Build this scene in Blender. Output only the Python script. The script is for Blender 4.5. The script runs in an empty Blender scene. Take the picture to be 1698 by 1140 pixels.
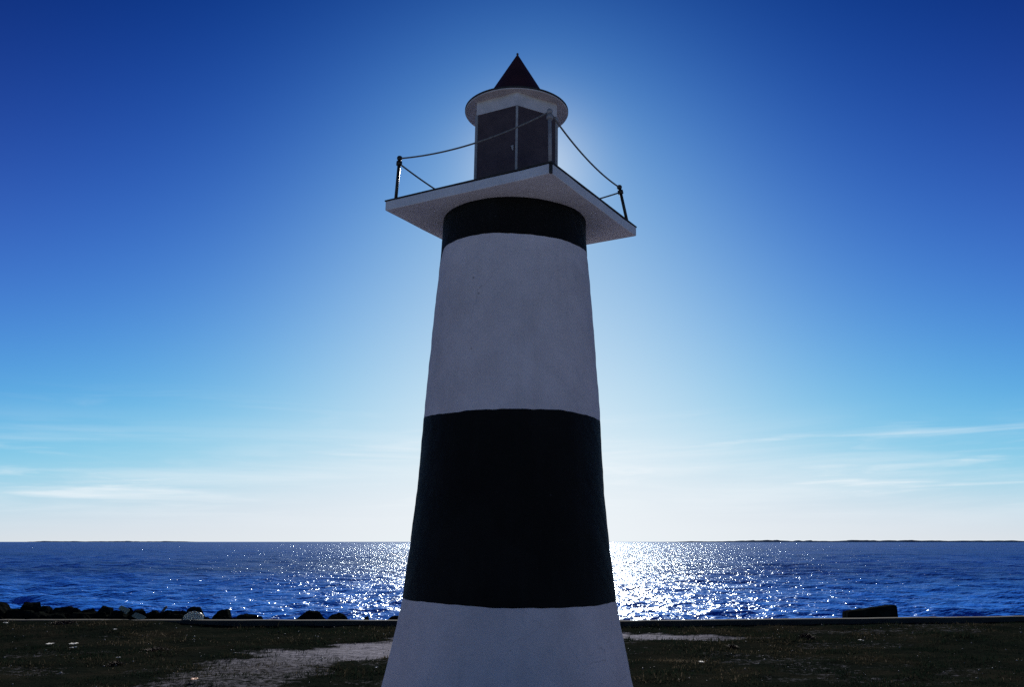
import bpy, bmesh, math, random
import numpy as np
from mathutils import Vector, Matrix

random.seed(7)
rng = np.random.default_rng(7)
sc = bpy.context.scene
COL = sc.collection
R = math.radians

# ------------------------------------------------------------------ camera
EYE = 1.6
PITCH = 12.784
FPX, CX, CY = 1450.0, 849.0, 570.0          # focal length and centre in photograph pixels
cam = bpy.data.cameras.new('camera')
cam.sensor_width = 36.0
cam.lens = FPX / 1698.0 * 36.0
cam.clip_start = 0.05
cam.clip_end = 60000
camo = bpy.data.objects.new('camera', cam)
camo.location = (0, 0, EYE)
camo.rotation_euler = (R(90 + PITCH), 0, 0)
COL.objects.link(camo)
sc.camera = camo

# ------------------------------------------------------------------ sky and sun
SUN_EL, SUN_AZ = 24.0, 1.3                   # sun stands behind the lantern, a degree right of the camera axis
world = bpy.data.worlds.new('World')
sc.world = world
world.use_nodes = True
wt = world.node_tree
wt.nodes.clear()


def wn(kind, **kw):
    n = wt.nodes.new(kind)
    for k, v in kw.items():
        setattr(n, k, v)
    return n


def wmath(op, a, b=None, c=None):
    n = wn('ShaderNodeMath', operation=op)
    for i, v in enumerate((a, b, c)):
        if v is None:
            continue
        if isinstance(v, (int, float)):
            n.inputs[i].default_value = v
        else:
            wt.links.new(v, n.inputs[i])
    return n.outputs[0]


sky = wn('ShaderNodeTexSky', sky_type='NISHITA', sun_disc=False)
sky.sun_elevation = R(SUN_EL)
sky.sun_rotation = R(SUN_AZ)
sky.air_density = 0.6
sky.dust_density = 0.13
sky.ozone_density = 3.0
sep = wn('ShaderNodeSeparateColor')
wt.links.new(sky.outputs[0], sep.inputs[0])
comb = wn('ShaderNodeCombineColor')
# contrasty, saturated response of the slide film, the same all round the sky
for i, (a, g, b) in enumerate(((5.6, 3.9, 7.6), (5.7, 3.083, 7.1), (10.6, 3.573, 12.4))):
    q = wmath('POWER', wmath('MULTIPLY', sep.outputs[i], 0.1), g)
    o_ = wmath('DIVIDE', wmath('MULTIPLY', q, a), wmath('ADD', wmath('MULTIPLY', q, b), 1.0))
    wt.links.new(wmath('MULTIPLY', o_, 10.0), comb.inputs[i])
# thin streaks of cirrus low over the horizon, all the way round
tc = wn('ShaderNodeTexCoord')
sx = wn('ShaderNodeSeparateXYZ')
wt.links.new(tc.outputs['Generated'], sx.inputs[0])
az = wmath('ARCTAN2', sx.outputs[0], sx.outputs[1])
el = wmath('ARCSINE', sx.outputs[2])
# bright summer haze: thicker towards the horizon, and towards the sun where it scatters forward
def gauss(x, w):
    return wmath('EXPONENT', wmath('MULTIPLY', wmath('POWER', wmath('DIVIDE', x, w), 2.0), -1.0))


daz = wmath('ABSOLUTE', wmath('SUBTRACT', az, R(SUN_AZ)))
hz = wmath('MULTIPLY', wmath('MULTIPLY', gauss(wmath('ABSOLUTE', el), 0.31), 0.62), wmath('MULTIPLY_ADD', gauss(daz, 0.25), 0.85, 0.15))
dt = wn('ShaderNodeVectorMath', operation='DOT_PRODUCT')
wt.links.new(tc.outputs['Generated'], dt.inputs[0])
dt.inputs[1].default_value = (math.sin(R(SUN_AZ)) * math.cos(R(SUN_EL)), math.cos(R(SUN_AZ)) * math.cos(R(SUN_EL)), math.sin(R(SUN_EL)))
aur = wmath('MULTIPLY', gauss(wmath('ARCCOSINE', wmath('MINIMUM', dt.outputs['Value'], 1.0)), 0.06), 0.45)     # aureole close round the sun
hz = wmath('SUBTRACT', 1.0, wmath('MULTIPLY', wmath('SUBTRACT', 1.0, hz), wmath('SUBTRACT', 1.0, aur)))
hm = wn('ShaderNodeMix', data_type='RGBA')
wt.links.new(hz, hm.inputs[0])
wt.links.new(comb.outputs[0], hm.inputs[6])
hm.inputs[7].default_value = (9.3, 9.8, 10.0, 1)


def cnoise(ax, ay, slant, off, detail, dist):
    cv = wn('ShaderNodeCombineXYZ')
    wt.links.new(wmath('MULTIPLY_ADD', az, ax, off), cv.inputs[0])
    wt.links.new(wmath('ADD', wmath('MULTIPLY', el, ay), wmath('MULTIPLY', az, slant)), cv.inputs[1])
    n = wn('ShaderNodeTexNoise')
    n.inputs['Scale'].default_value = 1.0
    n.inputs['Detail'].default_value = detail
    n.inputs['Roughness'].default_value = 0.58
    n.inputs['Distortion'].default_value = dist
    wt.links.new(cv.outputs[0], n.inputs['Vector'])
    return n.outputs[0]


def smooth(x, a, b):
    n = wn('ShaderNodeMapRange', interpolation_type='SMOOTHSTEP')
    n.inputs[1].default_value = a
    n.inputs[2].default_value = b
    wt.links.new(x, n.inputs[0])
    return n.outputs[0]


wisps = smooth(cnoise(4.2, 55.0, -1.2, 3.1, 8.0, 0.8), 0.44, 0.80)
patches = smooth(cnoise(3.0, 16.0, 0.5, 8.4, 3.0, 0.3), 0.36, 0.60)
height = wmath('MULTIPLY', smooth(el, 0.175, 0.06), smooth(el, 0.015, 0.05))
veil = wmath('MULTIPLY', smooth(cnoise(2.6, 30.0, -0.5, 21.7, 6.0, 0.5), 0.42, 0.68), wmath('MULTIPLY', smooth(el, 0.15, 0.06), smooth(el, 0.0, 0.05)))
cf = wmath('MAXIMUM', wmath('MULTIPLY', wmath('MULTIPLY', wisps, patches), wmath('MULTIPLY', height, 0.85)), wmath('MULTIPLY', veil, 0.36))
mx = wn('ShaderNodeMix', data_type='RGBA')
wt.links.new(cf, mx.inputs[0])
wt.links.new(hm.outputs[2], mx.inputs[6])
mx.inputs[7].default_value = (9.0, 9.5, 9.8, 1)
bg = wn('ShaderNodeBackground')
bg.inputs[1].default_value = 0.1
wt.links.new(mx.outputs[2], bg.inputs[0])
wo = wn('ShaderNodeOutputWorld')
wt.links.new(bg.outputs[0], wo.inputs[0])

sun = bpy.data.lights.new('sun', 'SUN')
sun.energy = 4.5
sun.angle = R(0.53)
sun.color = (1.0, 0.95, 0.86)
suno = bpy.data.objects.new('sun', sun)
ce = math.cos(R(SUN_EL))
sdir = Vector((math.sin(R(SUN_AZ)) * ce, math.cos(R(SUN_AZ)) * ce, math.sin(R(SUN_EL))))
suno.rotation_euler = sdir.to_track_quat('Z', 'Y').to_euler()
suno.location = (0, 30, 30)
COL.objects.link(suno)

sc.view_settings.view_transform = 'Standard'
sc.view_settings.look = 'None'
sc.view_settings.exposure = 0.0
sc.view_settings.gamma = 1.0
sc.view_settings.use_curve_mapping = False
sc.cycles.use_denoising = False
sc.cycles.max_bounces = 6
sc.cycles.caustics_reflective = False
sc.cycles.sample_clamp_indirect = 4.0


# ------------------------------------------------------------------ helpers
def tag(o, label=None, cat=None, group=None, kind=None):
    if label: o['label'] = label
    if cat: o['category'] = cat
    if group: o['group'] = group
    if kind: o['kind'] = kind
    return o


def link(name, me, mat=None, parent=None, smooth=False):
    o = bpy.data.objects.new(name, me)
    COL.objects.link(o)
    if mat is not None and not me.materials:
        me.materials.append(mat)
    if parent is not None:
        o.parent = parent
    if smooth:
        me.polygons.foreach_set('use_smooth', [True] * len(me.polygons))
    return o


def empty(name, loc=(0, 0, 0)):
    o = bpy.data.objects.new(name, None)
    o.location = loc
    o.empty_display_size = 0.2
    COL.objects.link(o)
    return o


def pydata(name, v, f):
    me = bpy.data.meshes.new(name)
    me.from_pydata([tuple(p) for p in v], [], f)
    me.update()
    return me


def npmesh(name, v, quads):
    """fast mesh from numpy vertex array and (n,3|4) face array"""
    me = bpy.data.meshes.new(name)
    k = quads.shape[1]
    me.vertices.add(len(v))
    me.vertices.foreach_set('co', np.asarray(v, np.float32).ravel())
    me.loops.add(quads.size)
    me.loops.foreach_set('vertex_index', quads.astype(np.int32).ravel())
    me.polygons.add(len(quads))
    me.polygons.foreach_set('loop_start', np.arange(0, quads.size, k, dtype=np.int32))
    me.update(calc_edges=True)
    me.validate()
    return me


def box_bm(bm, sx_, sy_, sz_, M=None, bevel=0.0):
    r = bmesh.ops.create_cube(bm, size=1.0)
    vs = r['verts']
    bmesh.ops.scale(bm, vec=(sx_, sy_, sz_), verts=vs)
    if bevel:
        es = list({e for v in vs for e in v.link_edges})
        rb = bmesh.ops.bevel(bm, geom=es, offset=bevel, segments=2, affect='EDGES', profile=0.6)
        vs = list({v for v in rb['verts']} | {v for v in vs if v.is_valid})
    if M is not None:
        bmesh.ops.transform(bm, matrix=M, verts=vs)
    return vs


def bm_mesh(name, bm):
    me = bpy.data.meshes.new(name)
    bm.to_mesh(me)
    bm.free()
    return me


def lathe(prof, n=64, cap0=True, cap1=True, name='lathe'):
    v, f = [], []
    for (r, z) in prof:
        for k in range(n):
            a = 2 * math.pi * k / n
            v.append((r * math.cos(a), r * math.sin(a), z))
    for i in range(len(prof) - 1):
        for k in range(n):
            k2 = (k + 1) % n
            f.append((i * n + k, i * n + k2, (i + 1) * n + k2, (i + 1) * n + k))
    if cap0: f.append(tuple(reversed(range(n))))
    if cap1: f.append(tuple((len(prof) - 1) * n + k for k in range(n)))
    return pydata(name, v, f)


def tube(pts, r, n=8, name='tube'):
    pts = [Vector(p) for p in pts]
    v, f = [], []
    for i, p in enumerate(pts):
        t = (pts[min(i + 1, len(pts) - 1)] - pts[max(i - 1, 0)]).normalized()
        s = t.cross(Vector((0, 0, 1)))
        if s.length < 1e-3: s = Vector((1, 0, 0))
        s.normalize()
        u = s.cross(t)
        rr = r[i] if isinstance(r, (list, tuple)) else r
        for k in range(n):
            a = 2 * math.pi * k / n
            v.append(p + s * (rr * math.cos(a)) + u * (rr * math.sin(a)))
    for i in range(len(pts) - 1):
        for k in range(n):
            k2 = (k + 1) % n
            f.append((i * n + k, i * n + k2, (i + 1) * n + k2, (i + 1) * n + k))
    f.append(tuple(reversed(range(n))))
    f.append(tuple((len(pts) - 1) * n + k for k in range(n)))
    return pydata(name, v, f)


def at(px, py, Y):
    """point at depth Y on the line of sight of a photograph pixel"""
    dx, dy = (px - CX) / FPX, (CY - py) / FPX
    p = R(PITCH)
    d = Vector((dx, math.cos(p) - dy * math.sin(p), math.sin(p) + dy * math.cos(p)))
    return Vector((0, 0, EYE)) + d * (Y / d.y)


def on_ground(px, py, z=0.0):
    a = at(px, py, 1.0)
    return at(px, py, (z - EYE) / (a.z - EYE))


# value noise in numpy, for geometry only
_perm = rng.permutation(512)


def vnoise(x, y):
    xi, yi = np.floor(x).astype(int), np.floor(y).astype(int)
    xf, yf = x - xi, y - yi
    u, w = xf * xf * (3 - 2 * xf), yf * yf * (3 - 2 * yf)
    h = lambda a, b: _perm[(_perm[a % 512] + b) % 512] / 511.0
    return ((h(xi, yi) * (1 - u) + h(xi + 1, yi) * u) * (1 - w) + (h(xi, yi + 1) * (1 - u) + h(xi + 1, yi + 1) * u) * w)


def fbm(x, y, o=4):
    s, a, t = 0, 1.0, 0
    for i in range(o):
        s = s + a * vnoise(x * 2 ** i + 17.3 * i, y * 2 ** i + 9.1 * i)
        t += a
        a *= 0.5
    return s / t


# ------------------------------------------------------------------ materials
class NT:
    def __init__(self, name):
        self.m = bpy.data.materials.new(name)
        self.m.use_nodes = True
        self.t = self.m.node_tree
        self.p = self.t.nodes['Principled BSDF']

    def n(self, kind, **kw):
        n = self.t.nodes.new(kind)
        for k, v in kw.items():
            setattr(n, k, v)
        return n

    def l(self, a, b):
        self.t.links.new(a, b)

    def coord(self, which='Object', scale=(1, 1, 1)):
        c = self.n('ShaderNodeTexCoord')
        mp = self.n('ShaderNodeMapping')
        mp.inputs['Scale'].default_value = scale
        self.l(c.outputs[which], mp.inputs[0])
        return mp.outputs[0]

    def noise(self, vec, scale, detail=4, rough=0.55, dist=0.0):
        n = self.n('ShaderNodeTexNoise')
        n.inputs['Scale'].default_value = scale
        n.inputs['Detail'].default_value = detail
        n.inputs['Roughness'].default_value = rough
        n.inputs['Distortion'].default_value = dist
        self.l(vec, n.inputs['Vector'])
        return n.outputs[0]

    def ramp(self, fac, stops):
        r = self.n('ShaderNodeValToRGB')
        e = r.color_ramp.elements
        while len(e) < len(stops): e.new(0.5)
        for x, (pos, c) in zip(e, stops):
            x.position = pos
            x.color = (*c, 1) if len(c) == 3 else c
        self.l(fac, r.inputs[0])
        return r.outputs[0]

    def mix(self, fac, a, b, blend='MIX'):
        x = self.n('ShaderNodeMix', data_type='RGBA', blend_type=blend)
        for i, v in ((0, fac), (6, a), (7, b)):
            if isinstance(v, (int, float)): x.inputs[i].default_value = v
            elif isinstance(v, tuple): x.inputs[i].default_value = (*v, 1) if len(v) == 3 else v
            else: self.l(v, x.inputs[i])
        return x.outputs[2]

    def bump(self, h, strength, dist, prev=None):
        b = self.n('ShaderNodeBump')
        b.inputs['Strength'].default_value = strength
        b.inputs['Distance'].default_value = dist
        self.l(h, b.inputs['Height'])
        if prev is not None: self.l(prev, b.inputs['Normal'])
        return b.outputs[0]

    def set(self, **kw):
        for k, v in kw.items():
            s = self.p.inputs[k.replace('_', ' ')]
            if hasattr(v, 'is_output') or not isinstance(v, (int, float, tuple)): self.l(v, s)
            else: s.default_value = (*v, 1) if isinstance(v, tuple) and len(v) == 3 else v
        return self


def simple(name, c0, c1, scale, rough=0.7, bump=0.003, bscale=None, **kw):
    t = NT(name)
    v = t.coord()
    n = t.noise(v, scale)
    t.set(Base_Color=t.ramp(n, [(0.3, c0), (0.7, c1)]), Roughness=rough)
    if bump:
        t.set(Normal=t.bump(t.noise(v, bscale or scale * 4, 5), 1.0, bump))
    t.set(**kw)
    return t.m


def stucco(name, c0, c1, speck, rough):
    t = NT(name)
    v = t.coord()
    base = t.ramp(t.noise(v, 2.2, 6, 0.6), [(0.3, c0), (0.72, c1)])
    # rain streaks: noise stretched down the wall
    st = t.noise(t.coord(scale=(7, 7, 0.5)), 1.0, 5, 0.6)
    base = t.mix(t.ramp(st, [(0.52, (0, 0, 0)), (0.8, (0.2, 0.2, 0.2))]), base, speck)
    # pits and small dark chips
    vo = t.n('ShaderNodeTexVoronoi')
    vo.inputs['Scale'].default_value = 5.0
    t.l(v, vo.inputs['Vector'])
    chip = t.ramp(vo.outputs['Distance'], [(0.035, (0.8, 0.8, 0.8)), (0.06, (0, 0, 0))])
    gate = t.ramp(t.noise(v, 1.7, 2), [(0.5, (0, 0, 0)), (0.56, (1, 1, 1))])
    base = t.mix(t.mix(1.0, chip, gate, 'MULTIPLY'), base, speck)
    grit = t.noise(v, 120.0, 3, 0.7)
    base = t.mix(t.ramp(grit, [(0.58, (0, 0, 0)), (0.78, (0.3, 0.3, 0.3))]), base, speck)
    # hairline cracks in some places, blotchy repairs in others
    ve = t.n('ShaderNodeTexVoronoi', feature='DISTANCE_TO_EDGE')
    ve.inputs['Scale'].default_value = 2.3
    wv = t.n('ShaderNodeMix', data_type='RGBA'); wv.inputs[0].default_value = 0.12
    nz = t.n('ShaderNodeTexNoise'); nz.inputs['Scale'].default_value = 5.0; nz.inputs['Detail'].default_value = 5.0
    t.l(v, nz.inputs['Vector']); t.l(v, wv.inputs[6]); t.l(nz.outputs['Color'], wv.inputs[7]); t.l(wv.outputs[2], ve.inputs['Vector'])
    crack = t.ramp(ve.outputs['Distance'], [(0.002, (0.45, 0.45, 0.45)), (0.006, (0, 0, 0))])
    where = t.ramp(t.noise(v, 0.9, 2), [(0.50, (0, 0, 0)), (0.60, (1, 1, 1))])
    base = t.mix(t.mix(1.0, crack, where, 'MULTIPLY'), base, speck)
    rep_ = t.ramp(t.noise(v, 1.3, 3, 0.4, 0.8), [(0.55, (0, 0, 0)), (0.60, (0.08, 0.08, 0.08))])
    base = t.mix(rep_, base, speck)
    b1 = t.bump(t.noise(v, 14.0, 6, 0.6), 1.0, 0.006)
    b2 = t.bump(grit, 1.0, 0.004, b1)
    t.set(Base_Color=base, Roughness=rough, Normal=b2)
    t.p.inputs['Specular IOR Level'].default_value = 0.12
    return t.m


M = {}
M['white'] = stucco('white_stucco', (0.60, 0.54, 0.565), (0.735, 0.665, 0.695), (0.30, 0.27, 0.27), 0.85)
M['black'] = stucco('black_stucco', (0.003, 0.003, 0.003), (0.006, 0.006, 0.006), (0.024, 0.024, 0.024), 0.7)
M['slab'] = stucco('gallery_concrete', (0.60, 0.60, 0.65), (0.76, 0.76, 0.81), (0.28, 0.28, 0.29), 0.85)
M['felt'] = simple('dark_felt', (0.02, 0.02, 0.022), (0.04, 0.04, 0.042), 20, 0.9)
M['steel'] = simple('dark_steel', (0.02, 0.021, 0.022), (0.05, 0.045, 0.04), 25, 0.45, 0.001, Metallic=0.6)
M['grey_post'] = simple('grey_painted_steel', (0.22, 0.21, 0.22), (0.34, 0.33, 0.34), 25, 0.5, 0.001)
M['frame'] = simple('grey_window_frame', (0.28, 0.27, 0.28), (0.40, 0.385, 0.39), 12, 0.6, 0.001, 60)
M['rope'] = simple('weathered_grey_rope', (0.12, 0.12, 0.125), (0.22, 0.22, 0.225), 40, 0.9, 0.002)
M['paint'] = simple('white_paint', (0.52, 0.48, 0.49), (0.66, 0.61, 0.62), 9, 0.7, 0.001, 60)
M['roof_red'] = simple('dark_red_roof_paint', (0.032, 0.011, 0.017), (0.050, 0.015, 0.022), 6, 0.6, 0.001, 40)


# ------------------------------------------------------------------ ground
WALL_PTS = [(-90, 17.6), (-12, 17.35), (-4, 17.2), (2.2, 17.05), (10.2, 18.05), (90, 24.0)]


def wall_y(x):
    return np.interp(x, [p[0] for p in WALL_PTS], [p[1] for p in WALL_PTS])


def seg_dist(px, py, pts):
    """distance to a path in units of its half width, and how worn the path is there"""
    d = np.full(np.shape(px), 1e9)
    g = np.zeros(np.shape(px))
    for (x0, y0, w0, g0), (x1, y1, w1, g1) in zip(pts[:-1], pts[1:]):
        ex, ey = x1 - x0, y1 - y0
        t = np.clip(((px - x0) * ex + (py - y0) * ey) / (ex * ex + ey * ey), 0, 1)
        dd = np.hypot(px - x0 - ex * t, py - y0 - ey * t) / (w0 + (w1 - w0) * t)
        g = np.where(dd < d, g0 + (g1 - g0) * t, g)
        d = np.minimum(d, dd)
    return d, g


def gp(px, py):
    q = on_ground(px, py)
    return q.x, q.y


# worn paths: centre lines with half width in metres
PATH_A = [(*gp(700, 1068), 0.75, 0.92), (*gp(620, 1078), 0.95, 0.88), (*gp(530, 1086), 0.92, 0.74), (*gp(440, 1104), 0.85, 0.50), (*gp(370, 1130), 0.8, 0.42), (*gp(300, 1180), 0.8, 0.45)]
PATH_B = [(*gp(980, 1057), 0.48, 0.92), (*gp(1100, 1058), 0.52, 0.88), (*gp(1180, 1060), 0.36, 0.66), (*gp(1270, 1061), 0.12, 0.4)]
PATH_C = [(*gp(700, 1068), 0.7, 1.0), (0.3, 14.6, 0.6, 0.9), (*gp(980, 1057), 0.40, 0.8)]


def sand_mask(x, y):
    n = fbm(x * 1.3 + 40, y * 2.2 + 11, 4) - 0.5 + 0.5 * (fbm(x * 5.0 + 4, y * 6.5 + 21, 3) - 0.5)
    m = np.zeros(np.shape(x))
    for pts in (PATH_A, PATH_B, PATH_C):
        d, g = seg_dist(x, y, pts)
        m = np.maximum(m, g * np.clip((1.15 - d - n * 1.3) / 0.45, 0, 1))
    m = np.maximum(m, np.clip((9.75 + 1.1 * n - y) / 0.5, 0, 1))     # pale sand added out of view round the tower, to bounce sunlight onto it
    thin = np.clip((fbm(x * 0.6 + 3, y * 1.1 + 77, 4) - 0.56) / 0.12, 0, 1) * 0.27      # thin turf here and there
    return np.maximum(m, thin)


def ground_z(x, y):
    return 0.05 * (fbm(x * 0.55, y * 0.55, 3) - 0.5) + 0.055 * (fbm(x * 2.3 + 5, y * 2.3, 4) - 0.5) - 0.02 * sand_mask(x, y) + 0.055 * np.clip((y - 13.5) / 4.0, 0, 1) + 0.085 * np.clip((-x - 5.2) / 1.5, 0, 1) * np.clip((y - 15.5) / 1.6, 0, 1)


def axis(parts):
    out = []
    for a, b, s in parts:
        out += list(np.arange(a, b, s))
    out.append(parts[-1][1])
    return np.array(out)


gx = axis([(-90, -20, 5.0), (-20, -11, 0.5), (-11, 11, 0.07), (11, 20, 0.5), (20, 90, 5.0)])
gv = np.concatenate([axis([(-60, -6, 4.0), (-6, 6, 0.5)])[:-1], axis([(6, 17.0, 0.06)])])
GX, GV = np.meshgrid(gx, gv)
# the last metres follow the line of the sea wall
WY = wall_y(GX)
GY = np.where(GV > 6, 6 + (GV - 6) * (WY + 0.06 - 6) / 11.0, GV)
GZ = ground_z(GX, GY)
nx, ny = len(gx), len(gv)
idx = np.arange(nx * ny).reshape(ny, nx)
q = np.stack([idx[:-1, :-1], idx[:-1, 1:], idx[1:, 1:], idx[1:, :-1]], -1).reshape(-1, 4)
gme = npmesh('ground', np.stack([GX, GY, GZ], -1).reshape(-1, 3), q)
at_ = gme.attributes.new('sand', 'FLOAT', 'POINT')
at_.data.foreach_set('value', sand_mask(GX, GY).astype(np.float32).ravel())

t = NT('turf_and_sand')
v = t.coord()
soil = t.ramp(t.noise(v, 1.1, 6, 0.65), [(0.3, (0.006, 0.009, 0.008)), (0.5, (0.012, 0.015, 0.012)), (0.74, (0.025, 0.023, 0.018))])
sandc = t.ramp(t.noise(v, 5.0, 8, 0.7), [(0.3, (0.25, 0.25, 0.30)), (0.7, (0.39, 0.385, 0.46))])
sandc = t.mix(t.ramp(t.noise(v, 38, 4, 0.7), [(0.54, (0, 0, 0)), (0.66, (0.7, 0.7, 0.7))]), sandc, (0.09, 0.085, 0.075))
a = t.n('ShaderNodeAttribute', attribute_name='sand')
fine = t.noise(v, 9.0, 6, 0.7)
mm = t.n('ShaderNodeMath', operation='MULTIPLY_ADD')
t.l(fine, mm.inputs[0]); mm.inputs[1].default_value = 1.5; mm.inputs[2].default_value = -0.75
m2 = t.n('ShaderNodeMath', operation='ADD')
t.l(a.outputs['Fac'], m2.inputs[0]); t.l(mm.outputs[0], m2.inputs[1])
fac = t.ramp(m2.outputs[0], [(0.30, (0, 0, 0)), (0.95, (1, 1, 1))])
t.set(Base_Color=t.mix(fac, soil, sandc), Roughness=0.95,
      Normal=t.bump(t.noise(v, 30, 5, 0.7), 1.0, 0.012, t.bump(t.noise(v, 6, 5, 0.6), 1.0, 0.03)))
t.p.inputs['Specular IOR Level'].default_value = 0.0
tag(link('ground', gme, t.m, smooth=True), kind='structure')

# ------------------------------------------------------------------ sea
SEA = -1.2
nc = 640
ang = np.concatenate([np.linspace(-80, -36, 24)[:-1], np.linspace(-36, 36, nc), np.linspace(36, 80, 24)[1:]])
rad = [18.0]
while rad[-1] < 14000:
    rad.append(rad[-1] + max(0.16, rad[-1] * 0.0085))
rad = np.array(rad)
A, RR = np.meshgrid(np.radians(ang), rad)
SX, SY = RR * np.sin(A), RR * np.cos(A)
DR = np.gradient(rad)[:, None]
SZ = np.zeros_like(SX)
DXs = np.zeros_like(SX)
for i in range(60):
    lam = 0.6 * (14.0 / 0.6) ** (rng.random() ** 1.6)
    th = R(-100) + rng.normal(0, R(30))
    slope = 0.060 * (1.0 if lam < 2 else (2 / lam) ** 0.9)
    amp = slope * lam / (2 * math.pi) * 1.25
    k = 2 * math.pi / lam
    fade = np.clip(lam / (2.6 * DR) - 0.4, 0, 1)
    ph = k * (SX * math.cos(th) + SY * math.sin(th)) + rng.random() * 6.283
    SZ += fade * amp * np.sin(ph + 0.35 * np.sin(ph))
patch = 0.55 + 0.9 * fbm(SX * 0.035 + 300, SY * 0.02 + 100, 3)        # gusts: rougher and smoother patches
SZ = SEA + SZ * patch
ny_, nx_ = SX.shape
idx = np.arange(nx_ * ny_).reshape(ny_, nx_)
q = np.stack([idx[:-1, :-1], idx[:-1, 1:], idx[1:, 1:], idx[1:, :-1]], -1).reshape(-1, 4)[:, ::-1]
sme = npmesh('sea', np.stack([SX, SY, SZ], -1).reshape(-1, 3), q)
t = NT('sea_water')
v = t.coord()
b = t.bump(t.noise(t.coord(scale=(0.7, 1.3, 1)), 0.55, 2, 0.5), 1.0, 0.33)
b = t.bump(t.noise(t.coord(scale=(0.9, 1.4, 1)), 1.7, 2, 0.5), 1.0, 0.20, b)
b = t.bump(t.noise(v, 4.6, 1, 0.5), 1.0, 0.07, b)
b = t.bump(t.noise(v, 11.0, 1, 0.5), 1.0, 0.022, b)
wc = t.ramp(t.noise(t.coord(scale=(0.02, 0.05, 1)), 1.0, 4), [(0.35, (0.002, 0.020, 0.18)), (0.65, (0.004, 0.042, 0.33))])
# shallow water near the shore is lighter
gy = t.n('ShaderNodeSeparateXYZ'); t.l(v, gy.inputs[0])
shal = t.n('ShaderNodeMapRange', interpolation_type='SMOOTHSTEP')
t.l(gy.outputs[1], shal.inputs[0]); shal.inputs[1].default_value = 95.0; shal.inputs[2].default_value = 25.0
wc = t.mix(shal.outputs[0], wc, (0.02, 0.17, 0.76))
dif = t.n('ShaderNodeBsdfDiffuse')
t.l(wc, dif.inputs['Color']); t.l(b, dif.inputs['Normal'])
glo = t.n('ShaderNodeBsdfGlossy')
glo.inputs['Color'].default_value = (0.75, 0.88, 1.0, 1)
glo.inputs['Roughness'].default_value = 0.2
t.l(b, glo.inputs['Normal'])
fr = t.n('ShaderNodeFresnel')
fr.inputs['IOR'].default_value = 1.333
t.l(b, fr.inputs['Normal'])
mi = t.n('ShaderNodeMath', operation='MINIMUM')     # a choppy sea never reaches full grazing reflectance
t.l(fr.outputs[0], mi.inputs[0]); mi.inputs[1].default_value = 0.20
ms = t.n('ShaderNodeMixShader')
t.l(mi.outputs[0], ms.inputs[0]); t.l(dif.outputs[0], ms.inputs[1]); t.l(glo.outputs[0], ms.inputs[2])
t.l(ms.outputs[0], t.t.nodes['Material Output'].inputs['Surface'])
tag(link('sea', sme, t.m, smooth=True), kind='structure')

# low land on the far side of the water
far = simple('far_shore_trees_hazed', (0.014, 0.040, 0.10), (0.020, 0.052, 0.13), 0.01, 1.0, 0, Specular_IOR_Level=0.0)  # blue haze of the distance is put into the base colour


def shore(name, px0, px1, Y, h0, h1, seed):
    x0, x1 = at(px0, 899, Y).x, at(px1, 899, Y).x
    n = max(20, int((x1 - x0) / 9))
    xs = np.linspace(x0, x1, n)
    tt = np.linspace(0, 1, n)
    env = np.minimum(1, np.minimum(tt, 1 - tt) * 8 + 0.05)
    hh = (h0 + (h1 - h0) * fbm(xs * 0.006 + seed, xs * 0 + seed, 3) + 2.5 * (vnoise(xs * 0.05 + seed, xs * 0) - 0.5)
          + 9 * np.clip(vnoise(xs * 0.03 + 7 * seed, xs * 0 + 3) - 0.88, 0, 1) * 4) * env
    v, f = [], []
    for i in range(n):
        for (dy, k) in ((-40, 0.0), (-25, 0.55), (0, 1.0), (60, 0.9), (200, 0.0)):
            v.append((xs[i], Y + dy, SEA - 0.3 + max(0.1, hh[i]) * k))
    for i in range(n - 1):
        for j in range(4):
            f.append((i * 5 + j, (i + 1) * 5 + j, (i + 1) * 5 + j + 1, i * 5 + j + 1))
    tag(link(name, pydata(name, v, f), far), kind='structure')


shore('far_shore', 1095, 2300, 5200, 4.0, 12.5, 3.0)
shore('far_shore', 40, 330, 6500, 2.0, 9.0, 11.0)

# ------------------------------------------------------------------ sea wall
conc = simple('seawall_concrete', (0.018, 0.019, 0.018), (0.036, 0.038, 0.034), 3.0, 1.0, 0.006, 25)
xs = np.concatenate([np.linspace(-90, -14, 20)[:-1], np.linspace(-14, 14, 280), np.linspace(14, 90, 20)[1:]])
v, f = [], []
for x in xs:
    y = float(wall_y(x))
    j = 0.012 * (fbm(np.array([x * 1.5]), np.array([3.0]))[0] - 0.5)
    j2 = 0.02 * (fbm(np.array([x * 2.5]), np.array([8.0]))[0] - 0.5)
    for (dy, z) in ((0.0, -1.9), (0.0 + j2, 0.135 + j), (0.02 + j2, 0.15 + j), (0.20, 0.152 + j), (0.225, 0.135 + j), (0.32, -1.9)):
        v.append((x, y + dy, z))
for i in range(len(xs) - 1):
    for j in range(5):
        f.append((i * 6 + j, (i + 1) * 6 + j, (i + 1) * 6 + j + 1, i * 6 + j + 1))
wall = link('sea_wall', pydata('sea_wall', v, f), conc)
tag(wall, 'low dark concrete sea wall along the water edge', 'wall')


# ------------------------------------------------------------------ lighthouse
LX, LY = -0.045, 8.5
lh = empty('lighthouse', (LX, LY, 0))
lh.rotation_euler = (0, 0.0155, 0)           # it leans a little to the right
tag(lh, 'small tapered lighthouse with black and white bands and a square gallery', 'lighthouse')

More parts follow.
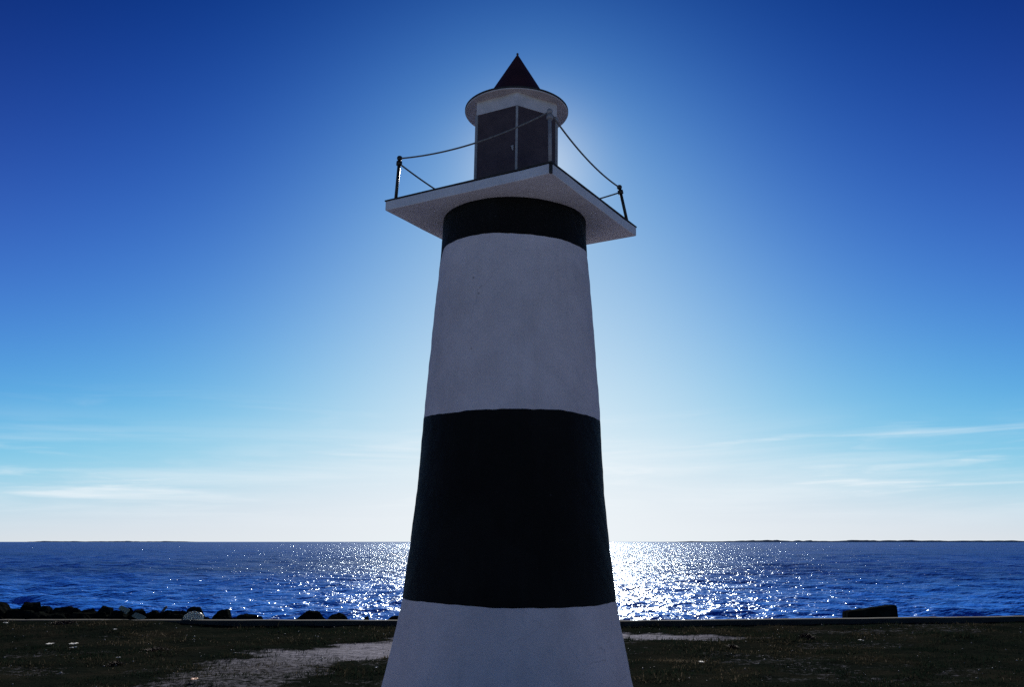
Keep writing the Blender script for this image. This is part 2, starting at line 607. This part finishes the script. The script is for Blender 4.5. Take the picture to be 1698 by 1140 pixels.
PROF = [(-0.15, 1.26), (0.0, 1.22), (0.33, 1.137), (0.64, 1.072), (1.05, 0.998), (1.58, 0.937), (2.07, 0.894), (2.81, 0.850),
        (3.23, 0.826), (3.88, 0.783), (4.48, 0.738), (4.63, 0.731), (4.80, 0.728)]
PZ, PR = [p[0] for p in PROF], [p[1] for p in PROF]
NA = 160
AN = np.arange(NA) * 2 * math.pi / NA


def edge(z0, seed, amp):
    """wavering painted edge round the shaft"""
    w = amp * (np.sin(AN * 2 + seed) * 0.5 + np.sin(AN * 3 + 2.1 * seed) * 0.4 + np.sin(AN * 7 + seed * 3.3) * 0.18 + np.sin(AN * 13 + seed) * 0.14 + np.sin(AN * 31 + seed) * 0.10 + np.sin(AN * 47 + 2 * seed) * 0.06)
    return z0 + w


def bumpy(a, z):
    return (0.022 * (fbm(np.cos(a) * 2 + 10, np.sin(a) * 2 + z * 1.1, 3) - 0.5) + 0.010 * (fbm(np.cos(a) * 9 + 40 + z * 7, np.sin(a) * 9 + z * 6, 2) - 0.5))


E0 = np.full(NA, -0.15)
E1, E2, E3 = edge(1.075, 1.2, 0.012), edge(2.745, 2.6, 0.016), edge(4.425, 0.7, 0.012)
da = np.abs((AN - R(186) + math.pi) % (2 * math.pi) - math.pi)
E3 = E3 - 0.20 * np.exp(-(da / 0.16) ** 2)     # black paint has run down at the left flank
E4 = np.full(NA, 4.80)
for nm, lo_e, hi_e, mt, lab in (('white_band', E0, E1, 'white', None), ('black_band', E1, E2, 'black', None),
                                ('white_band', E2, E3, 'white', None), ('black_band', E3, E4, 'black', None)):
    rows = max(6, int((hi_e.mean() - lo_e.mean()) / 0.03))
    vv = []
    for i in range(rows + 1):
        z = lo_e + (hi_e - lo_e) * i / rows
        rr = np.interp(z, PZ, PR) + bumpy(AN, z) + (0.0015 if mt == 'black' else 0)
        vv.append(np.stack([rr * np.cos(AN), rr * np.sin(AN), z], -1))
    vv = np.concatenate(vv)
    idx = np.arange((rows + 1) * NA).reshape(rows + 1, NA)
    i2 = np.roll(idx, -1, 1)
    q = np.stack([idx[:-1], i2[:-1], i2[1:], idx[1:]], -1).reshape(-1, 4)
    link(nm, npmesh(nm, vv, q), M[mt], lh, smooth=True)

# square gallery
TH = R(-76.2)
SZ0, ST = 4.790, 0.095
HALF = 1.33 / math.sqrt(2)
GR = Matrix.Rotation(TH + R(45), 4, 'Z')       # local +x+... corner of the square points along TH
bm = bmesh.new()
vs = box_bm(bm, 2 * HALF, 2 * HALF, ST, Matrix.Translation((0, 0, SZ0 + ST / 2)) @ GR, 0.008)
bmesh.ops.subdivide_edges(bm, edges=bm.edges[:], cuts=5, use_grid_fill=True)
for vtx in bm.verts:
    c = vtx.co
    vtx.co.z += 0.010 * (vnoise(np.array([c.x * 3 + 30]), np.array([c.y * 3 + 30]))[0] - 0.5)
    vtx.co.x += 0.008 * (vnoise(np.array([c.x * 7 + 30]), np.array([c.y * 7 + c.z * 9]))[0] - 0.5)
link('gallery_slab', bm_mesh('gallery_slab', bm), M['slab'], lh)
bm = bmesh.new()
box_bm(bm, 2 * HALF + 0.014, 2 * HALF + 0.014, 0.014, Matrix.Translation((0, 0, SZ0 + ST + 0.010)) @ GR, 0.003)
link('deck_sheet', bm_mesh('deck_sheet', bm), M['felt'], lh)
TOPZ = SZ0 + ST + 0.017

# corner posts with ball tops
tops = []
for k in range(4):
    a = TH + k * math.pi / 2
    rad_in = (1.33 - 0.035, 1.33 - 0.09, 1.33 - 0.12, 1.33 - 0.10)[k]
    rad_top = (1.33 - 0.06, 1.33 - 0.18, 1.33 - 0.14, 1.33 - 0.12)[k]
    hgt = (0.50, 0.415, 0.43, 0.455)[k]
    b0 = Vector((rad_in * math.cos(a), rad_in * math.sin(a), TOPZ - 0.004))
    b1 = Vector((rad_top * math.cos(a), rad_top * math.sin(a), TOPZ + hgt))
    mt = M['grey_post'] if k == 0 else M['steel']
    post = link('post', tube([b0, b0.lerp(b1, 0.5), b1], 0.0165, 12, 'post'), mt, lh, smooth=True)
    d = (b1 - b0).normalized()
    bl = lathe([(0.004, -0.026), (0.018, -0.022), (0.026, -0.012), (0.028, 0.0), (0.026, 0.012), (0.018, 0.021), (0.004, 0.026)], 16, name='ball_cap')
    bo = link('ball_cap', bl, mt, post, smooth=True)
    bo.location = b1 + d * 0.012
    cl = lathe([(0.017, -0.022), (0.029, -0.020), (0.030, 0.0), (0.029, 0.020), (0.017, 0.022)], 14, name='collar')
    co_ = link('collar', cl, mt, post, smooth=True)
    co_.location = b1 - d * 0.045
    co_.rotation_euler = d.to_track_quat('Z', 'Y').to_euler()
    fl = lathe([(0.045, -0.002), (0.045, 0.008), (0.02, 0.012)], 16, name='foot_plate')
    fo = link('foot_plate', fl, mt, post)
    fo.location = b0 + Vector((0, 0, 0.004)) if k else b0 + Vector((-0.04 * math.cos(a), -0.04 * math.sin(a), 0.004))
    tops.append((b1 + d * 0.010, b1 - d * 0.045))
# sagging rail ropes, each tied at the ball of one post and at the collar or ball of the next
for (i, wi, j, wj, sag) in ((3, 0, 0, 0, 0.085), (0, 0, 1, 0, 0.075), (3, 1, 2, 1, 0.05), (1, 1, 2, 1, 0.05)):
    p0, p1 = tops[i][wi], tops[j][wj]
    pts = []
    for s in range(25):
        u = s / 24
        p = p0.lerp(p1, u)
        p.z -= sag * 4 * u * (1 - u)
        pts.append(p)
    link('rail_rope', tube(pts, 0.0085, 8, 'rail_rope'), M['rope'], lh, smooth=True)
# small dark block added for a dark patch on the near slab corner
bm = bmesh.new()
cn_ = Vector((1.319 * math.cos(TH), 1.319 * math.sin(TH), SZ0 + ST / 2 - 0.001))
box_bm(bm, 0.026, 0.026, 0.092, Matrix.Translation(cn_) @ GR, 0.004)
link('corner_dark_block', bm_mesh('corner_dark_block', bm), M['felt'], lh)

# lantern room: six dark panes between white corner posts
glass = NT('dark_lantern_glass')
v = glass.coord()
glass.set(Base_Color=glass.ramp(glass.noise(v, 5, 6, 0.7), [(0.3, (0.058, 0.043, 0.045)), (0.7, (0.108, 0.078, 0.078))]), Roughness=0.2, IOR=1.5,
          Normal=glass.bump(glass.noise(v, 3.0, 2), 0.3, 0.02))
HR = 0.478
HZ0, HZ1, HZ2 = TOPZ - 0.003, 5.875, 6.022
room = empty('lantern_room')
room.parent = lh
v, f = [], []
hexv = [(HR * math.cos(R(-90 + 60 * k + 0.6)), HR * math.sin(R(-90 + 60 * k + 0.6))) for k in range(6)]
# fascia above the panes
fv = []
for z, r_ in ((HZ1, 1.0), (HZ2, 1.0)):
    for (x, y) in hexv: fv.append((x * r_, y * r_, z))
for (x, y) in hexv: fv.append((x * 0.93, y * 0.93, HZ1))
ff = [(k, (k + 1) % 6, 6 + (k + 1) % 6, 6 + k) for k in range(6)] + [(k, 12 + k, 12 + (k + 1) % 6, (k + 1) % 6) for k in range(6)]
ff.append((11, 10, 9, 8, 7, 6)[::-1])
link('fascia', pydata('fascia', fv, ff), M['paint'], room)
for k in range(6):
    x0, y0 = hexv[k]
    x1, y1 = hexv[(k + 1) % 6]
    mid = Vector(((x0 + x1) / 2, (y0 + y1) / 2, 0)) * 0.975
    w = math.hypot(x1 - x0, y1 - y0)
    rz = math.atan2(y1 - y0, x1 - x0)
    bm = bmesh.new()
    box_bm(bm, w * 0.95, 0.012, HZ1 - HZ0 - 0.09, Matrix.Translation((mid.x, mid.y, (HZ0 + 0.09 + HZ1) / 2)) @ Matrix.Rotation(rz, 4, 'Z'))
    pane = link('pane', bm_mesh('pane', bm), glass.m, room)
    bm = bmesh.new()
    box_bm(bm, w * 0.985, 0.030, 0.088, Matrix.Translation((mid.x, mid.y, HZ0 + 0.044)) @ Matrix.Rotation(rz, 4, 'Z'), 0.004)
    link('sill', bm_mesh('sill', bm), M['paint'], room)
    bm = bmesh.new()
    box_bm(bm, 0.024, 0.030, HZ1 - HZ0 - 0.002, Matrix.Translation((x0 * 0.985, y0 * 0.985, (HZ0 + HZ1) / 2)) @ Matrix.Rotation(math.atan2(y0, x0) + R(90), 4, 'Z'), 0.003)
    link('corner_bar', bm_mesh('corner_bar', bm), M['frame'], room)
# latch on the left front pane
bm = bmesh.new()
lx, ly = Vector(hexv[0]).lerp(Vector(hexv[5]), 0.10)
vs = box_bm(bm, 0.030, 0.012, 0.055, None, 0.003)
for vt in vs:
    if vt.co.z < 0: vt.co.x = vt.co.x * 0.35 + 0.008
bmesh.ops.transform(bm, verts=vs, matrix=Matrix.Translation((lx * 1.005, ly * 1.005, 5.42)) @ Matrix.Rotation(R(-30), 4, 'Z'))
link('latch', bm_mesh('latch', bm), M['frame'], room)

# round lantern roof with its cone
roof = link('roof_disc', lathe([(0.30, 6.020), (0.535, 6.020), (0.543, 6.024), (0.543, 6.044), (0.538, 6.048), (0.30, 6.052)], 96, name='roof_disc'), M['paint'], lh)
rim = link('rim', lathe([(0.5435, 6.030), (0.547, 6.031), (0.547, 6.050), (0.530, 6.054), (0.36, 6.056)], 96, False, False, 'rim'), M['felt'], roof)
prof = [(0.384, 6.052), (0.386, 6.060)]
for i in range(1, 12):
    u = i / 11
    prof.append((0.384 * (1 - u) + 0.006 * u, 6.060 + 0.662 * u))
prof += [(0.012, 6.724), (0.012, 6.736), (0.004, 6.744)]
link('spire_cone', lathe(prof, 64, True, True, 'spire_cone'), M['roof_red'], lh, smooth=True)


# ------------------------------------------------------------------ rocks along the sea wall
rockm = NT('shore_rock')
rockm.p.inputs['Specular IOR Level'].default_value = 0.0
v = rockm.coord('Object')
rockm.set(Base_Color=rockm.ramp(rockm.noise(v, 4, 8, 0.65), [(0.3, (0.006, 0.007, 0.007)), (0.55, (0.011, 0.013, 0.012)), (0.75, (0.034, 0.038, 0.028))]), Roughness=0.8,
          Normal=rockm.bump(rockm.noise(v, 9, 8, 0.65), 1.0, 0.03))


def boulder(seed, flat=0.0):
    r = random.Random(seed)
    bm = bmesh.new()
    bmesh.ops.create_icosphere(bm, subdivisions=4, radius=1.0)
    planes = []
    for _ in range(15):
        n = Vector((r.gauss(0, 1), r.gauss(0, 1), r.gauss(0, 1))).normalized()
        planes.append((n, r.uniform(0.62, 0.92)))
    if flat: planes.append((Vector((r.uniform(-.15, .15), 0, 1)).normalized(), flat))
    for vt in bm.verts:
        c = vt.co.copy()
        for n, d in planes:
            e = c.dot(n) - d
            if e > 0: c -= n * e * 0.95
        c *= 1 + 0.22 * (fbm(np.array([c.x * 3 + c.z * 2 + seed]), np.array([c.y * 3 - c.z * 2.6]), 4)[0] - 0.5)
        vt.co = c
    # normalise to unit box
    lo_ = [min(x.co[i] for x in bm.verts) for i in range(3)]
    hi_ = [max(x.co[i] for x in bm.verts) for i in range(3)]
    for vt in bm.verts:
        for i in range(3): vt.co[i] = (vt.co[i] - (lo_[i] + hi_[i]) / 2) / (hi_[i] - lo_[i]) * 2
    return bm_mesh('rock', bm)


ROCKS = [  # photo x from, x to, top y, distance behind the wall, label
    (-75, -20, 1004, 1.0, None), (-34, 34, 998.5, 0.9, 'long dark boulder at the left end of the shore rocks'),
    (40, 70, 998.5, 1.2, 'pointed dark boulder with the highest top near the left end'),
    (62, 90, 1005, 0.9, 'small dark rock right of the pointed boulder'), (84, 136, 1006, 1.0, 'broad flat topped dark rock in the left row'),
    (128, 170, 1009, 0.8, 'low sloping rock between two flat topped dark rocks'), (160, 190, 1005.5, 1.1, 'flat topped square rock left of the pale plank'),
    (184, 216, 1013, 0.7, 'low rock under the pale leaning plank'), (209, 226, 1007.5, 1.0, 'narrow round topped rock right of the pale plank'),
    (222, 245, 1011.5, 0.9, 'small squarish rock left of the driftwood stick'), (240, 275, 1018, 0.6, 'low rock at the foot of the driftwood stick'),
    (262, 320, 1014, 0.9, 'long low rock behind the clear plastic bag'), (306, 348, 1006.5, 1.1, 'tall humped rock behind the clear plastic bag, right part'),
    (344, 394, 1010.5, 1.0, 'peaked rock third from the right end of the left row'), (384, 442, 1019, 0.8, 'low flat rock at the right end of the left row'),
    (474, 560, 1011.5, 1.2, 'largest rounded boulder standing alone left of the lighthouse'), (540, 577, 1017, 1.1, 'angular rock leaning on the right side of the largest boulder'),
    (600, 616, 1022.5, 0.9, 'tiny pointed rock between largest boulder and lighthouse'), (628, 690, 1021, 1.0, 'low rock half hidden behind the lighthouse foot'),
    (-12, 60, 1012, 0.55, 'dark rock filling the front of the row at far left'), (50, 120, 1014, 0.5, 'dark rock in front, below the pointed boulder'),
    (110, 185, 1015, 0.5, 'dark rock in front of the low sloping rock'), (165, 245, 1018, 0.5, 'dark rock in front of the narrow round topped rock')]
for i, (x0, x1, yt, back, lab) in enumerate(ROCKS):
    if lab is None: continue
    Y = float(wall_y(at((x0 + x1) / 2, yt, 17.4).x)) + 0.26 + back * 0.9
    pl, pr, pt = at(x0, yt, Y), at(x1, yt, Y), at((x0 + x1) / 2, yt, Y)
    hw = (pr.x - pl.x) / 2
    base = -0.9
    if x0 > 590: base = -0.5
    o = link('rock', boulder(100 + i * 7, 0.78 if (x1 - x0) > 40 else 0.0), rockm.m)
    top = pt.z
    full = max(top - base, 0.3)
    if full > hw * 2.4:            # not taller than about its width: sits on the rubble bed
        full = max(hw * 2.4, 0.45)
    o.scale = (hw, min(max(hw, 0.28), 0.75), full / 2)
    o.location = (pt.x, Y, top - full / 2)
    o.rotation_euler = (0, 0, 0)
    tag(o, lab, 'rock', 'boulders piled behind the sea wall')
shared = [boulder(900 + k * 13) for k in range(6)]
rr = random.Random(5)
for i in range(64):
    px = rr.uniform(-25, 330) if i < 54 else rr.uniform(330, 470)
    yt = rr.uniform(1012, 1022) if px < 330 else rr.uniform(1022, 1026)
    if px < 60: yt -= 5
    Y = 17.35 + 0.28 + rr.uniform(0.1, 0.75)
    w = rr.uniform(0.10, 0.24)
    p = at(px, yt, Y)
    o = link('rock', shared[i % 6], rockm.m)
    h_ = w * rr.uniform(0.8, 1.3)
    o.scale = (w, w * rr.uniform(0.7, 1.1), h_)
    o.rotation_euler = (rr.uniform(-.3, .3), rr.uniform(-.35, .35), rr.uniform(0, 6.28))
    o.location = (p.x, Y, p.z - h_)
    tag(o, 'small dark jagged rock in the heap behind the sea wall, left of the lighthouse', 'rock', 'small rocks of the shore heap')
# rubble bed under the boulders, on the water side
v, f = [], []
bx = np.linspace(-40, 1.5, 420)
for x in bx:
    y = float(wall_y(x))
    for dy, z in ((0.30, -0.18), (0.9, -0.22), (1.6, -0.45), (2.4, -0.95), (3.2, -1.6)):
        h_ = 0.28 * (fbm(np.array([x * 2.1]), np.array([dy * 2.1 + 40.0]))[0] - 0.5)
        v.append((x, y + dy, z + h_))
for i in range(len(bx) - 1):
    for j in range(4): f.append((i * 5 + j, (i + 1) * 5 + j, (i + 1) * 5 + j + 1, i * 5 + j + 1))
tag(link('rubble_bed', pydata('rubble_bed', v, f), rockm.m), 'dark rubble bed under the shore boulders', 'rubble', kind='stuff')

# concrete block on the right
pc = [at(1401, 1014.5, 18.6), at(1481, 1003, 18.6), at(1486, 1025, 18.6), at(1399, 1026, 18.6)]
bm = bmesh.new()
front = [Vector((p.x, 18.42, p.z)) for p in pc]
front[2].z -= 0.35; front[3].z -= 0.35
backv = [p + Vector((0.10, 0.62, -0.03)) for p in front]
vs = [bm.verts.new(p) for p in front + backv]
for fc in ((3, 2, 1, 0), (4, 5, 6, 7), (0, 1, 5, 4), (1, 2, 6, 5), (2, 3, 7, 6), (3, 0, 4, 7)): bm.faces.new([vs[i] for i in fc])
bmesh.ops.bevel(bm, geom=bm.edges[:], offset=0.018, segments=2, affect='EDGES')
bmesh.ops.subdivide_edges(bm, edges=[e for e in bm.edges if e.calc_length() > 0.15], cuts=7, use_grid_fill=True)
for vt in bm.verts:
    c = vt.co
    vt.co += Vector((0.03 * (fbm(np.array([c.x * 9 + c.z * 5]), np.array([c.y * 9]))[0] - .5), 0, 0.035 * (fbm(np.array([c.x * 8 + 3]), np.array([c.y * 8 + c.z * 4]))[0] - .5)))
bmesh.ops.recalc_face_normals(bm, faces=bm.faces[:])
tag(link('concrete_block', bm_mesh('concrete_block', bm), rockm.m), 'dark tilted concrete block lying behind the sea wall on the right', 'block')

# driftwood
wood = simple('grey_driftwood', (0.10, 0.085, 0.07), (0.20, 0.18, 0.15), 8, 0.8, 0.003, 60)
palew = simple('pale_greenish_wood', (0.26, 0.26, 0.18), (0.42, 0.41, 0.29), 6, 0.7, 0.003, 50)
p0, p1 = at(262, 1022, 18.4), at(276.5, 1007, 18.55)
tag(link('driftwood_stick', tube([p0, p0.lerp(p1, 0.4) + Vector((0.01, 0, 0)), p0.lerp(p1, 0.8), p1], [0.022, 0.026, 0.028, 0.024], 10, 'driftwood_stick'), wood, smooth=True),
    'dark driftwood stick poking up from the rocks', 'stick')


def plank(name, a0, a1, w, th, mat, roll=0.0):
    d = a1 - a0
    L = d.length
    bm = bmesh.new()
    box_bm(bm, L, w, th, None, min(th, w) * 0.2)
    bmesh.ops.subdivide_edges(bm, edges=[e for e in bm.edges if e.calc_length() > L * 0.5], cuts=6)
    for vt in bm.verts:
        vt.co.z += 0.25 * th * (vnoise(np.array([vt.co.x * 6 + 9]), np.array([3.3]))[0] - .5)
        vt.co.y += 0.25 * w * (vnoise(np.array([vt.co.x * 8 + 19]), np.array([vt.co.y * 20]))[0] - .5)
    o = link(name, bm_mesh(name, bm), mat)
    o.location = (a0 + a1) / 2
    o.rotation_euler = (d.to_track_quat('X', 'Z').to_matrix() @ Matrix.Rotation(roll, 3, 'X')).to_euler()
    return o


tag(plank('plank', at(199, 1008, 17.95), at(212, 1016, 17.85), 0.10, 0.03, palew, R(50)), 'short pale plank leaning on the shore rocks', 'plank')
tag(plank('plank', at(222, 1020, 17.62), at(238, 1028, 17.5), 0.12, 0.03, palew, R(40)), 'pale board resting on the sea wall below the rocks', 'plank')
ga, gb = on_ground(271, 1045), on_ground(352, 1041)
ga.z = 0.035; gb.z = 0.045
tag(plank('plank', ga, gb, 0.075, 0.03, palew, 0.3), 'long pale thin plank lying under the clear plastic bag', 'plank')

# crumpled clear plastic
pl = NT('clear_plastic')
v = pl.coord()
pl.set(Base_Color=(0.75, 0.80, 0.78), Roughness=0.22, Transmission_Weight=0.55, IOR=1.2, Alpha=0.75)
bm = bmesh.new()
bmesh.ops.create_icosphere(bm, subdivisions=4, radius=1.0)
for vt in bm.verts:
    c = vt.co
    n = fbm(np.array([c.x * 3.2 + c.z * 2.5 + 30]), np.array([c.y * 3.2 + c.z * 3.1 + 4]), 3)[0]
    n2 = abs(vnoise(np.array([c.x * 7 + c.z * 6]), np.array([c.y * 7 - c.z * 5]))[0] - 0.5)
    vt.co = c * (0.78 + 0.45 * n - 0.22 * n2)
    vt.co.z = max(vt.co.z, -0.35)
bag = link('plastic_bag', bm_mesh('plastic_bag', bm), pl.m)
g = on_ground(321, 1041)
bag.scale = (0.20, 0.15, 0.175)
bag.location = (g.x, g.y - 0.02, 0.115)
tag(bag, 'crumpled clear plastic bag lying on a pale plank by the wall', 'plastic bag')

# ------------------------------------------------------------------ litter, stones and dry weed
paper = simple('white_paper', (0.55, 0.55, 0.52), (0.75, 0.75, 0.72), 6, 0.7, 0.001)
leafm = simple('orange_leaf', (0.45, 0.13, 0.04), (0.62, 0.24, 0.09), 20, 0.6, 0.001)


def scrap(name, px, py, wpx, hgt, mat, label, cat, seed, group=None):
    g = on_ground(px, py)
    r = np.random.default_rng(seed)
    w = wpx * g.y / FPX / 2
    n = 6
    v, f = [], []
    for j in range(n):
        for i in range(n):
            x, y = (i / (n - 1) - 0.5) * 2 * w, (j / (n - 1) - 0.5) * 3.2 * w
            v.append((x + r.normal(0, w * 0.10), y + r.normal(0, w * 0.10), abs(r.normal(0.5, 0.25)) * hgt * 0.5))
    for j in range(n - 1):
        for i in range(n - 1): f.append((j * n + i, j * n + i + 1, (j + 1) * n + i + 1, (j + 1) * n + i))
    o = link(name, pydata(name, v, f), mat)
    md = o.modifiers.new('thickness', 'SOLIDIFY'); md.thickness = 0.002
    o.location = (g.x, g.y, float(ground_z(np.array([g.x]), np.array([g.y]))[0]) + 0.03)
    o.rotation_euler = (0, 0, r.uniform(-0.6, 0.6))
    tag(o, label, cat, group)


SC = [(121, 1072, 10, .035, 'larger white paper scrap on the grass at left'), (121, 1079, 6, .03, 'small white paper scrap just in front of the larger one'),
      (83, 1073, 9, .02, 'flat grey white scrap left of the larger paper scrap'), (8, 1048, 5, .035, 'white scrap at the left edge of the picture'),
      (190, 1055, 4, .03, 'small white scrap on the grass below the shore rocks'), (196, 1097, 4, .03, 'small white scrap beside the reddish weed at left'),
      (1428, 1068, 5, .03, 'bright white scrap on the grass below the concrete block'), (1163, 1101, 6, .02, 'pale flat scrap on the grass right of the lighthouse'),
      (624, 1113, 4, .03, 'tiny white scrap on the grass at the lighthouse foot')]
for i, (px, py, w, h_, lab) in enumerate(SC):
    scrap('paper_scrap', px, py, w, h_, paper, lab, 'paper scrap', 50 + i, 'white scraps scattered on the grass')
scrap('fallen_leaf', 322, 1134, 10, 0.03, leafm, 'orange brown crumpled leaf on the worn path in front', 'leaf', 91)

weedm = simple('dry_red_weed', (0.035, 0.016, 0.010), (0.075, 0.035, 0.018), 30, 0.8, 0)


def weed(px, py, wpx, h_, seed, label):
    g = on_ground(px, py)
    r = np.random.default_rng(seed)
    w = wpx * g.y / FPX / 2
    v, f = [], []
    for k in range(420):
        x, y = np.clip(r.normal(0, w * 0.4), -w, w), r.normal(0, w * 0.22)
        hh = h_ * (0.35 + 0.65 * math.exp(-(x / w) ** 2 * 2)) * r.uniform(0.4, 1)
        a = r.uniform(0, 6.28); dx, dy = math.cos(a) * 0.006, math.sin(a) * 0.006
        lx, ly = r.normal(0, 0.03), r.normal(0, 0.03)
        b = len(v)
        v += [(x - dx, y - dy, 0), (x + dx, y + dy, 0), (x + lx * .5 + dx * .7, y + ly * .5 + dy * .7, hh * .6), (x + lx * .5 - dx * .7, y + ly * .5 - dy * .7, hh * .6), (x + lx * 1.4, y + ly * 1.4, hh)]
        f += [(b, b + 1, b + 2, b + 3), (b + 3, b + 2, b + 4)]
    o = link('dry_weed', pydata('dry_weed', v, f), weedm)
    o.location = (g.x, g.y, float(ground_z(np.array([g.x]), np.array([g.y]))[0]))
    tag(o, label, 'weed', 'dry reddish weed clumps')


weed(1337, 1062, 28, 0.10, 1, 'dry reddish weed clump on the right near the end of the pale strip')
weed(105, 1046, 50, 0.07, 2, 'wide dry weed clump below the shore rocks at left')
weed(262, 1082, 42, 0.07, 3, 'dry weed clump left of the worn path')
weed(192, 1104, 26, 0.06, 4, 'small reddish weed clump beside a tiny white scrap')
weed(1215, 1075, 10, 0.05, 5, 'small dark weed tuft on the grass below the pale strip')

# ------------------------------------------------------------------ turf
gm = NT('turf_blades')
oi = gm.n('ShaderNodeAttribute', attribute_name='tint')
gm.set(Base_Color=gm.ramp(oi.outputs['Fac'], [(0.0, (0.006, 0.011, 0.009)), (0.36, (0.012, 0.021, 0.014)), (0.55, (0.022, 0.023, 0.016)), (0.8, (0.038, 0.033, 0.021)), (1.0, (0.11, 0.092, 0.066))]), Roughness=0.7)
gm.p.inputs['Specular IOR Level'].default_value = 0.0
tr = gm.n('ShaderNodeBsdfTranslucent')
ms = gm.n('ShaderNodeMixShader'); ms.inputs[0].default_value = 0.4
gm.l(gm.p.inputs['Base Color'].links[0].from_socket, tr.inputs['Color'])
gm.l(gm.p.outputs[0], ms.inputs[1]); gm.l(tr.outputs[0], ms.inputs[2]); gm.l(ms.outputs[0], gm.t.nodes['Material Output'].inputs['Surface'])


def turf(N, x0, x1, y0, y1, hmin, hmax):
    x = rng.uniform(x0, x1, N)
    y = y0 + (wall_y(x) - 0.04 - y0) * rng.random(N) if y1 is None else rng.uniform(y0, y1, N)
    keep = rng.random(N) < np.clip(1.05 - 1.25 * sand_mask(x, y), 0.03, 1) * np.clip(0.25 + 1.5 * fbm(x * 0.9 + 60, y * 0.9, 3) - 0.2, 0.1, 1)
    keep &= np.hypot(x - LX, y - LY) > 1.2
    x, y = x[keep], y[keep]
    n = len(x)
    z = ground_z(x, y) - 0.004
    tuft = np.clip(fbm(x * 2.2 + 9, y * 2.2 + 31, 3) * 1.9 - 0.45, 0.15, 1.2)
    h = rng.uniform(hmin, hmax, n) * tuft * (1 + 1.1 * (rng.random(n) < 0.06))
    a = rng.uniform(0, 6.283, n)
    w = rng.uniform(0.003, 0.006, n)
    dx, dy = np.cos(a) * w, np.sin(a) * w
    l = rng.uniform(0.2, 1.0, n) * h
    b = rng.uniform(0, 6.283, n)
    lx, ly = np.cos(b) * l, np.sin(b) * l
    P = np.empty((n, 5, 3), np.float32)
    P[:, 0] = np.stack([x - dx, y - dy, z], -1)
    P[:, 1] = np.stack([x + dx, y + dy, z], -1)
    P[:, 2] = np.stack([x + dx * .8 + lx * .35, y + dy * .8 + ly * .35, z + h * .65], -1)
    P[:, 3] = np.stack([x - dx * .8 + lx * .35, y - dy * .8 + ly * .35, z + h * .65], -1)
    P[:, 4] = np.stack([x + lx, y + ly, z + h], -1)
    o = np.arange(n)[:, None] * 5
    tri = np.concatenate([o + np.array([[0, 1, 2]]), o + np.array([[0, 2, 3]]), o + np.array([[3, 2, 4]])], 0)
    me = npmesh('turf', P.reshape(-1, 3), tri)
    tint = np.clip(0.3 * rng.random(n) + 1.5 * fbm(x * 0.8 + 5, y * 1.1 + 50, 4) - 0.52 + 0.4 * (rng.random(n) < 0.12), 0, 1)
    at2 = me.attributes.new('tint', 'FLOAT', 'POINT')
    at2.data.foreach_set('value', np.repeat(tint, 5).astype(np.float32))
    return me


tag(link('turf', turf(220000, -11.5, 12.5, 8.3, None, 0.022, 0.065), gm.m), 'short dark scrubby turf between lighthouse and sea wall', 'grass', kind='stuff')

# pebbles and shell bits in the turf and on the worn ground
peb = simple('pale_pebble', (0.16, 0.16, 0.17), (0.34, 0.34, 0.35), 3, 0.6, 0)
n = 700
x = rng.uniform(-10.5, 11.5, n)
y = 9.3 + (wall_y(x) - 9.5) * rng.random(n)
z = ground_z(x, y)
s = np.minimum(rng.gamma(2.0, 0.0035, n) + 0.004, 0.02)
base = np.array([(1, 0, 0), (-1, 0, 0), (0, 1, 0), (0, -1, 0), (0, 0, 1), (0, 0, -1)], float)
tri = np.array([(0, 2, 4), (2, 1, 4), (1, 3, 4), (3, 0, 4), (2, 0, 5), (1, 2, 5), (3, 1, 5), (0, 3, 5)])
P = base[None] * (s[:, None, None] * rng.uniform(0.6, 1.3, (n, 1, 3)) * np.array([1, 1, .6])) + np.stack([x, y, z + s * 0.3 + 0.008], -1)[:, None]
F = (tri[None] + np.arange(n)[:, None, None] * 6).reshape(-1, 3)
tag(link('pebbles', npmesh('pebbles', P.reshape(-1, 3), F), peb), 'pale pebbles and shell bits strewn over the turf', 'pebbles', kind='stuff')
